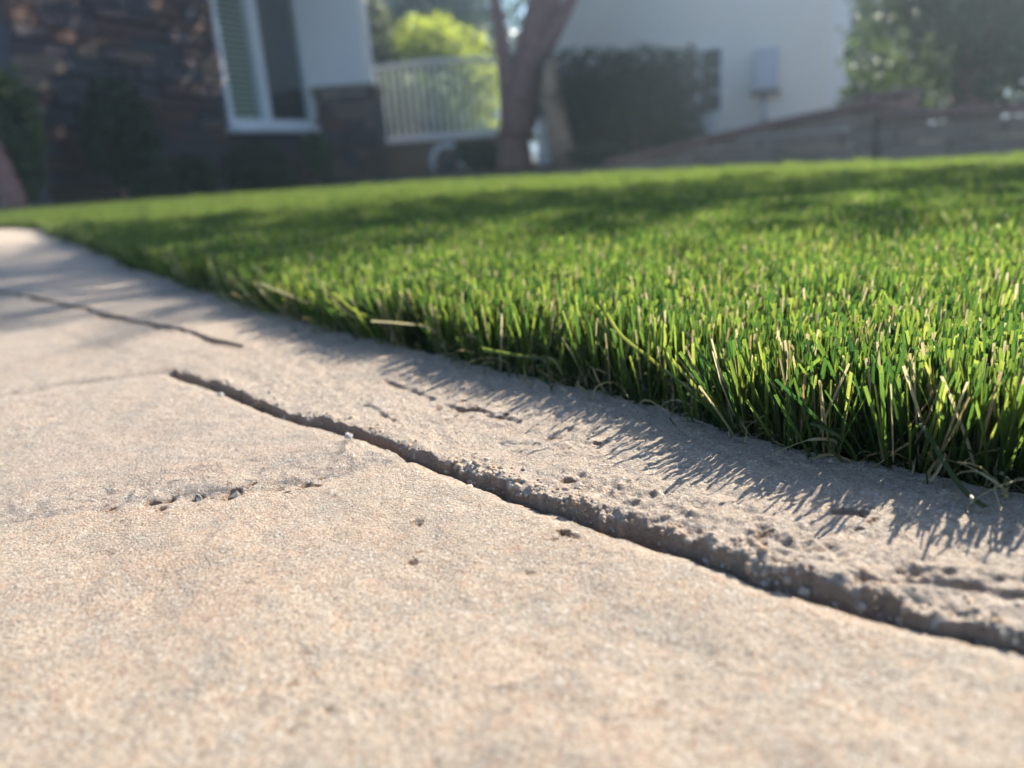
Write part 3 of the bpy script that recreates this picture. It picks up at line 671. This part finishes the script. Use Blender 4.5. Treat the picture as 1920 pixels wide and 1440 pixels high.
# ------------------------------------------------------------------ stone house with the window
HA = Vector((-3.8, 6.1, 0)); HANG = math.atan2(0.918, 0.397)
house = tag(empty('house', (HA.x, HA.y, -0.07), HANG), 'house with dark ledgestone wall, white framed window and white corner pier', 'house')
def stone_variant(seed, mat):
    import bmesh
    r = random.Random(seed); bm = bmesh.new(); bmesh.ops.create_cube(bm, size=1)
    bmesh.ops.bevel(bm, geom=list(bm.edges), offset=0.07, segments=1, affect='EDGES')
    for v in bm.verts: v.co += Vector((r.uniform(-.03, .03), r.uniform(-.12, .12), r.uniform(-.05, .05)))
    me = bpy.data.meshes.new('stone'); bm.to_mesh(me); bm.free(); me.materials.append(mat); return me
SV = [stone_variant(i, STONE[(0, 1, 3, 4, 1, 0, 3, 2, 1, 0)[i]]) for i in range(10)]
rs = random.Random(11)
MB().box(0.47, 2.66, 0.03, 0.22, 0, 2.75).box(2.661, 4.60, 0.03, 0.22, 0, 0.66).box(2.661, 4.60, 0.03, 0.22, 2.35, 2.75).box(4.25, 5.2, 0.031, 0.22, 0.661, 2.349).box(0.47, 0.66, 0.221, 4.0, 0, 2.75).build('wall', STONE[3], house)
clad = empty('stone_cladding', parent=house)
def course(x0, x1, z0, z1, y0, par, hmin=0.085, hmax=0.13, lmin=0.18, lmax=0.5, rot=None):
    z = z0
    while z < z1-0.02:
        hh = min(rs.uniform(hmin, hmax), z1-z); x = x0
        while x < x1-0.01:
            ll = rs.uniform(lmin, lmax); ll = x1-x if x1-x-ll < 0.09 else ll
            dp = rs.uniform(0.06, 0.12)
            link('stone', rs.choice(SV), par, (x+ll/2, y0-dp/2+0.035, z+hh/2), (0, 0, 0), (ll-0.008, dp, hh-0.010)); x += ll
        z += hh
course(0.45, 2.66, 0, 2.4, 0.03, clad, 0.085, 0.14, 0.2, 0.6); course(2.67, 4.25, 0, 0.60, 0.03, clad, 0.085, 0.13, 0.2, 0.5)
# window: frame, mullion, panes, sill, blind slats
win = empty('window', (0, 0, 0), 0, house)
WX0, WX1, WXM, WZ0, WZ1 = 2.67, 4.24, 3.30, 0.72, 2.33
MB().box(WX0, WX0+0.07, -0.03, 0.10, WZ0, WZ1, 0.006).box(WX1-0.09, WX1, -0.03, 0.10, WZ0, WZ1, 0.006).box(WX0+0.071, WX1-0.091, -0.028, 0.10, WZ1-0.08, WZ1-0.001, 0.006).box(WX0+0.071, WX1-0.091, -0.028, 0.10, WZ0+0.001, WZ0+0.07, 0.006).build('frame', M['white_paint'], win)
MB().box(WXM-0.055, WXM+0.055, -0.034, 0.09, WZ0+0.071, WZ1-0.081, 0.008).build('mullion', M['white_paint'], win)
MB().box(WX0-0.05, WX1+0.04, -0.14, 0.02, WZ0-0.075, WZ0-0.002, 0.012).build('sill', M['white_paint'], win)
MB().box(WX0+0.072, WXM-0.056, 0.03, 0.036, WZ0+0.072, WZ1-0.082).build('pane', M['glass'], win)
MB().box(WXM+0.056, WX1-0.092, 0.03, 0.036, WZ0+0.072, WZ1-0.082).build('pane', M['glass'], win)
sm1 = make_mesh('slat', *(lambda m: (m.v, m.f))(MB().box(-0.235, 0.235, -0.024, 0.024, -0.0015, 0.0015)), (M['slat'],))
for i in range(26):
    z = WZ0+0.10+i*0.058
    link('slat', sm1, win, (WX0+0.075+0.24, 0.085, z), (math.radians(48), 0, 0))
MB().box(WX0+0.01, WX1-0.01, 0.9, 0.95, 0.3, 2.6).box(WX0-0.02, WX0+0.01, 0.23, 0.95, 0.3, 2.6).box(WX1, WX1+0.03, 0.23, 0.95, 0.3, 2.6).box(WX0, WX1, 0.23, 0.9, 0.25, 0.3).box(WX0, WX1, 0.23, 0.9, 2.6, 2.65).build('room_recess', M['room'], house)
# roof and eave
MB().box(0.1, 5.2, -0.45, 4.2, 2.76, 2.90, 0.02).box(0.3, 5.0, -0.2, 4.0, 2.90, 3.15, 0.1).build('roof', M['roof'], house)
# white corner pier with a stone base, squared to the street
PY = 9.9
pl = at(560, 120, PY); pr = at(678, 120, PY); pw = pr.x-pl.x+0.02
pcx = (pl.x+pr.x)/2+0.03; pier_top = at(645, 178, PY).z
hm = Matrix.Translation((HA.x, HA.y, -0.07)) @ Matrix.Rotation(HANG, 4, 'Z'); hinv = hm.inverted()
def to_house(x, y, z): return hinv @ Vector((x, y, z))
pb = empty('pier', to_house(pcx, PY, 0), -HANG, house)
MB().box(-pw/2, pw/2, 0.0, 0.7, pier_top-0.2, 2.70, 0.01).build('stucco', M['stucco_w'], pb)
bs = empty('pier_base', to_house(pcx+0.09, PY-0.10, -0.07), -HANG, house); bw = 0.66
MB().box(-bw/2+0.03, bw/2-0.03, 0.03, 0.84, 0, pier_top+0.02).build('core', STONE[3], bs)
SV_ = SV; SV = [SV_[k] for k in (0, 3, 7, 1, 3, 7)]; course(-bw/2, bw/2, 0.0, pier_top+0.06, 0.03, bs, 0.09, 0.13, 0.16, 0.4); SV = SV_
z = 0.0
while z < pier_top+0.03:
    hh = rs.uniform(0.09, 0.13)
    for s_ in (-1, 1):
        for y0, y1 in ((0.07, 0.42), (0.43, 0.82)):
            link('stone', rs.choice(SV), bs, (s_*(bw/2-0.02), (y0+y1)/2, z+hh/2), (0, 0, math.pi/2), (y1-y0-0.01, 0.09, hh-0.01))
    z += hh
MB().box(-bw/2-0.05, bw/2+0.05, -0.06, 0.90, pier_top+0.10, pier_top+0.17, 0.015).build('cap', STONE[2], bs)

# ------------------------------------------------------------------ gate with arched top, low wall beneath
GY = 11.6
g0, g1 = at(688, 200, GY), at(945, 200, GY); gw_ = g1.x-g0.x
gzb = at(800, 264, GY).z; gzt = at(800, 116, GY).z; gze = at(690, 128, GY).z-0.03
gate = tag(empty('gate', (g0.x, GY, gzb)), 'white picket gate with arched top rail beside the tree', 'gate')
hg_, he_ = gzt-gzb, gze-gzb
arch = lambda t: he_ + (hg_-he_)*(1-(2*t-1.0)**2)*1.0
n_p = 19
MB().tube([(gw_*t, 0, arch(t)) for t in np.linspace(0, 1, 17)], 0.032, 8).build('top_rail', M['white_paint'], gate, True)
MB().box(0.0, gw_, -0.025, 0.025, 0.0, 0.09, 0.006).build('bottom_rail', M['white_paint'], gate)
for i in range(n_p):
    t = (i+0.5)/n_p
    MB().box(-0.018, 0.018, -0.012, 0.012, 0.085, arch(t)).build('picket', M['white_paint'], gate, loc=(gw_*t, 0, 0))
for t in (-0.02, 1.02):
    MB().box(-0.045, 0.045, -0.045, 0.045, -gzb-0.05, he_+0.05, 0.006).build('post', M['white_paint'], gate, loc=(gw_*t, 0, 0))
lw = tag(empty('low_wall', (g0.x-0.2, GY-0.25, -0.06)), 'low brown garden wall under the white gate', 'wall')
MB().box(0, gw_+0.5, 0, 0.5, 0, gzb+0.01).build('render', M['brown_wall'], lw)
MB().box(-0.03, gw_+0.53, -0.04, 0.54, gzb+0.012, gzb+0.045, 0.008).build('coping', M['cap'], lw)
q = gpt(838, 10.8)
pl_ = tag(empty('garden_light', q), 'small white arched garden light on the bed under the gate', 'garden light')
ht = at(838, 272, 10.8).z-q.z
MB().tube([(-0.19, 0, 0.02)]+[(-0.19*math.cos(t), 0, ht-0.19+0.19*math.sin(t)) for t in np.linspace(0.15, math.pi-0.15, 9)]+[(0.19, 0, 0.02)], 0.035, 10).build('hood', M['white_paint'], pl_, True)
MB().lathe([(0.0, 0), (0.10, 0), (0.11, 0.02), (0.09, 0.16), (0.10, 0.17), (0.05, 0.21), (0, 0.215)], 14).build('lamp_body', M['dark_metal'], pl_, True)

# ------------------------------------------------------------------ pale house on the far side
NY = 10.0
n0 = at(1000, 150, NY+0.6); n1 = at(1553, 100, NY-0.35)
nh = tag(empty('pale_house', (n0.x, NY+0.6, -0.05)), 'pale stucco house wall with a grey meter box above the retaining wall', 'house')
dv = Vector((n1.x-n0.x, -0.95, 0)); nl = dv.length; nh.rotation_euler.z = math.atan2(dv.y, dv.x)
MB().box(0, nl, 0, 3.9, 0, 4.6).build('wall', M['stucco_g'], nh)
MB().box(nl+0.002, nl+0.26, 0.25, 3.7, 0, 4.59).build('wall', M['stucco_w'], nh)
MB().box(-0.3, nl+0.6, -0.25, 4.2, 4.61, 4.8, 0.02).build('roof', M['roof'], nh)
nm_ = Matrix.Translation(nh.location) @ Matrix.Rotation(nh.rotation_euler.z, 4, 'Z'); ninv = nm_.inverted()
def on_wall(px, py):
    """where a line of sight meets the pale wall's front (local x, z)"""
    a = ninv @ Vector(CAMP); b = ninv @ at(px, py, 5); t = -a.y/(b.y-a.y); c = a+(b-a)*t; return c.x, c.z
wx, wzt = on_wall(1334, 92); _, wzb = on_wall(1334, 212)
nw = empty('window', (wx, 0, (wzt+wzb)/2), 0, nh); hw, hh_ = 0.11, (wzt-wzb)/2
MB().box(-hw-0.03, -hw, -0.03, 0.02, -hh_, hh_).box(hw, hw+0.03, -0.03, 0.02, -hh_, hh_).box(-hw-0.03, hw+0.03, -0.03, 0.02, hh_, hh_+0.03).box(-hw-0.05, hw+0.05, -0.05, 0.02, -hh_-0.04, -hh_).build('frame', M['white_paint'], nw)
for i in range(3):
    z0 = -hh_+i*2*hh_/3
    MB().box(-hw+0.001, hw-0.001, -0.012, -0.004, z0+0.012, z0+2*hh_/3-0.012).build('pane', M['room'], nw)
for i in range(1, 3):
    MB().box(-hw+0.001, hw-0.001, -0.02, -0.003, -hh_+i*2*hh_/3-0.011, -hh_+i*2*hh_/3+0.011).build('glazing_bar', M['white_paint'], nw)
x0, z1 = on_wall(1412, 96); x1, z0 = on_wall(1457, 168)
mbx = empty('meter_box', ((x0+x1)/2, 0, (z0+z1)/2), 0, nh); bw_, bh_ = (x1-x0)/2, (z1-z0)/2
MB().box(-bw_, bw_, -0.17, -0.001, -bh_, bh_, 0.012).build('casing', M['box_grey'], mbx)
MB().box(-bw_+0.02, bw_-0.02, -0.181, -0.171, -bh_+0.02, bh_-0.02, 0.004).build('cover', M['box_grey'], mbx)
MB().box(-bw_-0.03, bw_+0.03, -0.20, -0.001, -bh_-0.04, -bh_-0.003, 0.006).build('ledge', M['dark_metal'], mbx)
MB().tube([(0, -0.06, -bh_-0.05), (0, -0.06, -bh_-0.42)], 0.035, 10).build('conduit', M['box_grey'], mbx, True)
MB().box(0.0, nl, -0.03, -0.001, 0.0, on_wall(1400, 226)[1]*0.6, 0.004).build('plinth', M['stucco_w'], nh)
bx0, bz0 = on_wall(1328, 232); MB().box(bx0-0.10, bx0+0.10, -0.16, -0.032, bz0-0.12, bz0+0.10, 0.015).build('vent_box', M['white_paint'], nh)

# ------------------------------------------------------------------ retaining wall of blocks with a sloping top
def block_wall(name, label, tops, base_z, thick, bl, bh, cap_h, seed, capmat):
    """tops: points along the top of the wall; the wall follows them and is laid in courses of single blocks"""
    t = tag(empty(name, (tops[0].x, tops[0].y, base_z)), label, 'wall'); r = random.Random(seed); O = t.location
    cum = [0]
    for a, b in zip(tops[:-1], tops[1:]): cum.append(cum[-1]+math.hypot(b.x-a.x, b.y-a.y))
    def P(s_):
        s_ = max(0, min(cum[-1], s_)); i = max(k for k in range(len(cum)-1) if cum[k] <= s_+1e-9); f = (s_-cum[i])/(cum[i+1]-cum[i])
        return tops[i].lerp(tops[i+1], f)
    row = 0; z = 0
    zmax = max(q.z for q in tops)-base_z
    while z < zmax:
        s_ = -bl*0.5*(row % 2)
        while s_ < cum[-1]-0.02:
            a, b = P(s_+0.003), P(min(s_+bl, cum[-1])-0.003)
            ta, tb = a.z-base_z-cap_h, b.z-base_z-cap_h
            za, zb = min(z+bh-0.006, ta), min(z+bh-0.006, tb)
            if max(za, zb) > z+0.012 and math.hypot(b.x-a.x, b.y-a.y) > 0.02:
                za, zb = max(za, z+0.004), max(zb, z+0.004)
                d = Vector((b.x-a.x, b.y-a.y, 0)).normalized(); nrm = Vector((d.y, -d.x, 0)); pr_ = r.uniform(0.0, 0.022)
                V = []
                for q, zz_ in ((a, za), (b, zb)):
                    for dep in (pr_, -thick):
                        for z_ in (z, zz_): w_ = Vector((q.x, q.y, 0))-Vector((O.x, O.y, 0))+nrm*dep; V.append((w_.x, w_.y, z_))
                link('block', make_mesh('block', V, [(0, 4, 5, 1), (2, 3, 7, 6), (0, 1, 3, 2), (4, 6, 7, 5), (1, 5, 7, 3), (0, 2, 6, 4)], (r.choice(BLOCK),)), t)
            s_ += bl
        z += bh; row += 1
    s_ = 0; n_ = max(2, round(cum[-1]/(bl*1.4))); L_ = cum[-1]/n_
    for i in range(n_):
        a, b = P(i*L_+0.003), P((i+1)*L_-0.003); d = Vector((b.x-a.x, b.y-a.y, 0)).normalized(); nrm = Vector((d.y, -d.x, 0)); V = []
        for q in (a, b):
            for dep in (0.05, -thick-0.04):
                for z_ in (q.z-base_z-cap_h+0.002, q.z-base_z): w_ = Vector((q.x, q.y, 0))-Vector((O.x, O.y, 0))+nrm*dep; V.append((w_.x, w_.y, z_))
        link('cap_stone', make_mesh('cap_stone', V, [(0, 4, 5, 1), (2, 3, 7, 6), (0, 1, 3, 2), (4, 6, 7, 5), (1, 5, 7, 3), (0, 2, 6, 4)], (capmat,)), t)
    return t
block_wall('retaining_wall', 'block retaining wall with sloping red brown cap in front of the pale house',
           [at(1140, 300, 6.3), at(1240, 278, 6.0), at(1320, 257, 5.7), at(1450, 226, 5.3), at(1645, 186, 4.7)], -0.08, 0.2, 0.20, 0.10, 0.04, 3, M['cap'])
block_wall('retaining_wall', 'long level block wall under the large pale green tree',
           [at(1652, 206, 4.66), at(1800, 200, 4.3), at(1960, 190, 3.9), at(2200, 172, 3.4)], -0.08, 0.2, 0.20, 0.10, 0.04, 4, M['cap'])
q = at(1670, 208, 4.85)
br = tag(empty('brick_pillar', (q.x, q.y+0.05, -0.08)), 'short red brick pillar where the two block walls meet', 'pillar')
top = at(1670, 186, 4.85).z+0.08
bm_ = make_mesh('brick', *(lambda m: (m.v, m.f))(MB().box(-0.058, 0.058, -0.03, 0.03, -0.022, 0.022, 0.003)), (M['brick'],))
MB().box(-0.095, 0.095, -0.095, 0.095, 0, top).build('core', BLOCK[0], br)
zb_ = 0; k2 = 0
while zb_ < top-0.03:
    for a4 in range(4):
        for j in (-1, 1):
            o_ = (j*0.061+0.012*(1 if k2 else -1), -0.098)
            ca, sa = math.cos(a4*math.pi/2), math.sin(a4*math.pi/2)
            link('brick', bm_, br, (o_[0]*ca-o_[1]*sa, o_[0]*sa+o_[1]*ca, zb_+0.025), (0, 0, a4*math.pi/2))
    zb_ += 0.05; k2 = 1-k2
MB().box(-0.15, 0.15, -0.15, 0.15, top+0.012, top+0.045, 0.008).build('cap', M['cap'], br)

# ------------------------------------------------------------------ trees, hedge and shrubs
TY = 9.0
tb = gpt(965, TY)
def rel(px, py, Y, b): return at(px, py, Y)-b
def sp2(px, py, Y, b): q = rel(px, py, Y, b); return (q.x, q.y, q.z)
plant('tree', tb, 'tree with several reddish brown trunks between the gate and the hedge', 'tree',
      [(-0.5, 0.4, 3.6, 1.5, 1.3, 0.9), (0.7, 0.2, 3.5, 1.3, 1.2, 0.8), (0.0, 0.9, 4.1, 1.3, 1.2, 0.8), (-1.5, 0.9, 3.3, 1.0, 1.0, 0.7), (-0.9, -0.7, 3.5, 1.0, 0.9, 0.6)], 6000, 0.07, 'leaf_mid',
      [('trunk', [(0, 0, -0.05), sp2(962, 230, TY, tb), sp2(948, 120, TY, tb), sp2(930, 0, TY, tb), sp2(905, -200, TY, tb)], [0.23, 0.15, 0.085, 0.065, 0.05]),
       ('trunk', [sp2(968, 260, TY, tb), sp2(985, 150, TY, tb), sp2(1000, 80, TY, tb), sp2(1022, 0, TY, tb), sp2(1070, -200, TY, tb)], [0.21, 0.19, 0.185, 0.18, 0.11]),
       ('limb', [sp2(975, 200, TY, tb), sp2(1005, 120, TY-0.1, tb), sp2(1040, 60, TY-0.2, tb), sp2(1100, -60, TY-0.3, tb)], [0.10, 0.09, 0.08, 0.05])], 31)
hy = 8.6; hb = gpt(1185, hy)
hl, hr = at(1015, 200, hy).x-hb.x, at(1325, 200, hy).x-hb.x; htz = at(1180, 84, hy).z-hb.z
hedge = tag(empty('hedge', hb), 'tall clipped dark green hedge in front of the pale house', 'hedge')
rgh = np.random.default_rng(5)
blobs = []
for i in range(9):
    for j in range(4):
        x = hl+0.22+(hr-hl-0.44)*i/8; z = htz*(0.20+0.62*j/3)
        if i == 0 and j < 2: continue
        blobs.append((x+rgh.normal(0, 0.03), rgh.normal(0, 0.05), z-0.04+0.03*rgh.normal()-(0.05 if i > 6 else 0), 0.27, 0.36, 0.24))
link('foliage', leaf_mesh('foliage', blobs, 15000, 0.032, M['leaf_dark'], rgh, 0.7), hedge)
MB().tube([(hl+0.20, -0.3, -0.03), (hl+0.14, -0.3, 0.35), (hl+0.08, -0.25, 0.8), (hl+0.16, -0.1, 1.1)], [0.15, 0.12, 0.10, 0.05], 9).build('stem', M['bark_tan'], hedge, True)
for x in (-0.3, 0.25): MB().tube([(x, 0.05, -0.03), (x+0.03, 0.05, 0.8)], [0.06, 0.03], 8).build('stem', M['bark'], hedge, True)

def bush(name, px, Y, wpx, toppx, label, mat, n, size, seed, group=None, cat='shrub', z0=0.0, lift=0.0, nb=7):
    b = gpt(px, Y); W_ = wpx/FPX*Y/2; Ht = at(px, toppx, Y).z-b.z; r = np.random.default_rng(seed)
    bl = []
    for i in range(nb):
        a = r.uniform(0, 6.28); f = r.uniform(0.1, 0.62)
        zc = Ht*r.uniform(0.22+lift, 0.72); rr = W_*r.uniform(0.38, 0.58)
        bl.append((math.cos(a)*f*W_, math.sin(a)*f*W_*0.7, zc, rr, rr*0.8, min(Ht*0.28, max(0.08, Ht-zc))))
    bl.append((0, 0, Ht*0.72, W_*0.45, W_*0.4, Ht*0.27))
    wood, leafy = ('trunk', 'crown') if cat == 'tree' else ('stem', 'foliage')
    st = [(wood, [(0, 0, -0.04), (r.uniform(-.1, .1)*W_, 0, Ht*0.35), (r.uniform(-.3, .3)*W_, r.uniform(-.2, .2)*W_, Ht*0.75)], [0.03*Ht+0.008, 0.02*Ht+0.006, 0.006]) for _ in range(3)]
    return plant(name, b, label, cat, bl, n, size, mat, st, seed, group, crown=leafy)
bush('shrub', 228, 6.6, 175, 128, 'large dark rounded shrub against the ledgestone wall', 'leaf_dark', 5200, 0.035, 41)
bush('shrub', 18, 5.9, 120, 100, 'olive green shrub at the corner of the stone wall', 'leaf_mid', 3000, 0.04, 42)
bush('shrub', 500, 8.4, 150, 262, 'low dark shrub under the window', 'leaf_dark', 2600, 0.035, 43)
bush('shrub', 592, 8.9, 62, 246, 'upright green shrub beside the stone pier', 'leaf_mid', 1500, 0.035, 44)
bush('shrub', 370, 7.5, 120, 290, 'low dark shrub at the foot of the ledgestone wall', 'leaf_dark', 1800, 0.035, 45)
bush('shrub', 905, 9.6, 110, 262, 'dark shrub at the foot of the tree beside the gate', 'leaf_dark', 2200, 0.035, 46)
bush('shrub', 1130, 8.0, 130, 268, 'low dark shrub in front of the hedge', 'leaf_dark', 1800, 0.035, 47)
bush('bush', 852, 13.8, 190, 22, 'bright lime green sunlit bush behind the gate', 'leaf_lime', 9000, 0.05, 48, cat='bush', nb=14, lift=0.2)
bush('tree', 712, 13.3, 140, -60, 'grey olive tree crown behind the gate beside the white pier', 'leaf_olive', 5200, 0.06, 49, cat='tree', lift=0.1, nb=10)
bush('tree', 850, 18.0, 420, -220, 'tall dark evergreen behind the sunlit bush', 'leaf_dark', 9000, 0.11, 50, cat='tree', nb=14)
bush('shrub', 770, 12.7, 300, 125, 'pale green low planting behind the white pickets', 'leaf_mid', 8000, 0.05, 51, nb=16)
# small tan stump of a young trunk at the far left
q = gpt(5, 5.75)
MB().tube([(0, 0, -0.05), (0.0, 0, 0.25), (-0.06, 0, 0.6), (-0.1, 0.02, 1.6), (-0.05, 0.1, 2.6)], [0.10, 0.075, 0.06, 0.055, 0.04], 10).build('trunk', M['bark'], (lambda t: t)(tag(empty('slim_tree', q), 'slim brown tree trunk at the edge of the stone house', 'tree')), True)
slim = bpy.data.objects['slim_tree']
link('crown', leaf_mesh('crown', [(0, 0, 3.0, 0.7, 0.7, 0.5), (0.3, 0.2, 3.3, 0.6, 0.6, 0.45)], 2500, 0.06, M['leaf_mid'], np.random.default_rng(61)), slim)
# the big tree over the level wall
bt = gpt(1800, 6.4)
rgb = np.random.default_rng(9); bl = []
for i in range(10):
    for j in range(6):
        bl.append((-0.62+i*0.28+rgb.normal(0, 0.05), rgb.normal(0, 0.15), 0.45+j*0.36+rgb.normal(0, 0.04), 0.30, 0.34, 0.28))
plant('big_tree', bt, 'big pale hazy tree behind the level block wall', 'tree', bl, 24000, 0.042, 'leaf_mid',
      [('trunk', [(0, 0, -0.05), (0.05, 0, 0.6), (0.0, 0, 1.4), (0.1, 0, 2.3)], [0.16, 0.13, 0.10, 0.05]), ('limb', [(0.03, 0, 0.7), (-0.4, 0, 1.2), (-0.8, 0, 1.8)], [0.07, 0.05, 0.03]), ('limb', [(0.03, 0, 0.8), (0.6, 0, 1.3), (1.2, 0, 1.9)], [0.07, 0.05, 0.03])], 71)

bush('tree', 1780, 13.5, 620, -150, 'tall dark evergreen screen behind the big pale tree', 'leaf_dark', 12000, 0.10, 52, cat='tree', nb=22)
# tree standing to the side whose long limb shades a band of the lawn
sb = Vector((5.4, 3.75, -0.07))
plant('shade_tree', sb, 'tree beside the lawn with a long limb reaching over it', 'tree',
      [(-1.5, 0.3, 3.1, 0.55, 0.60, 0.16), (-2.2, 0.35, 3.05, 0.55, 0.65, 0.16), (-2.9, 0.35, 3.0, 0.5, 0.62, 0.15), (-3.6, 0.2, 3.0, 0.5, 0.6, 0.14), (-4.2, 0.15, 2.95, 0.45, 0.55, 0.12), (-4.9, 0.25, 2.95, 0.4, 0.5, 0.12), (-4.3, -0.35, 2.95, 0.3, 0.2, 0.10), (-0.6, 0.0, 3.4, 0.7, 0.6, 0.4), (0.2, 0.2, 3.8, 0.9, 0.9, 0.6)], 9500, 0.045, 'leaf_mid',
      [('trunk', [(0, 0, -0.05), (0.05, 0, 1.2), (-0.05, 0, 2.4), (0.1, 0.1, 3.6)], [0.15, 0.12, 0.10, 0.05]), ('limb', [(-0.03, 0, 2.3), (-1.0, 0.05, 2.9), (-2.4, 0.2, 3.0), (-4.8, 0.2, 2.95)], [0.07, 0.05, 0.035, 0.012])], 81)

# ------------------------------------------------------------------ scattering air, added to stand in for veiling lens glare
hz = NT('glare_air'); pv = hz.n('VolumePrincipled', {'Color': (0.72, 0.86, 1.0, 1), 'Density': 0.017, 'Anisotropy': 0.90}); hz.t.links.new(pv.outputs[0], hz.out.inputs['Volume'])
tag(MB().box(-125, 125, -125, 165, -1.2, 6.0).build('glare_veil', hz.m), 'thin air volume added over the garden to imitate veiling lens glare', 'glare_veil', kind='stuff')
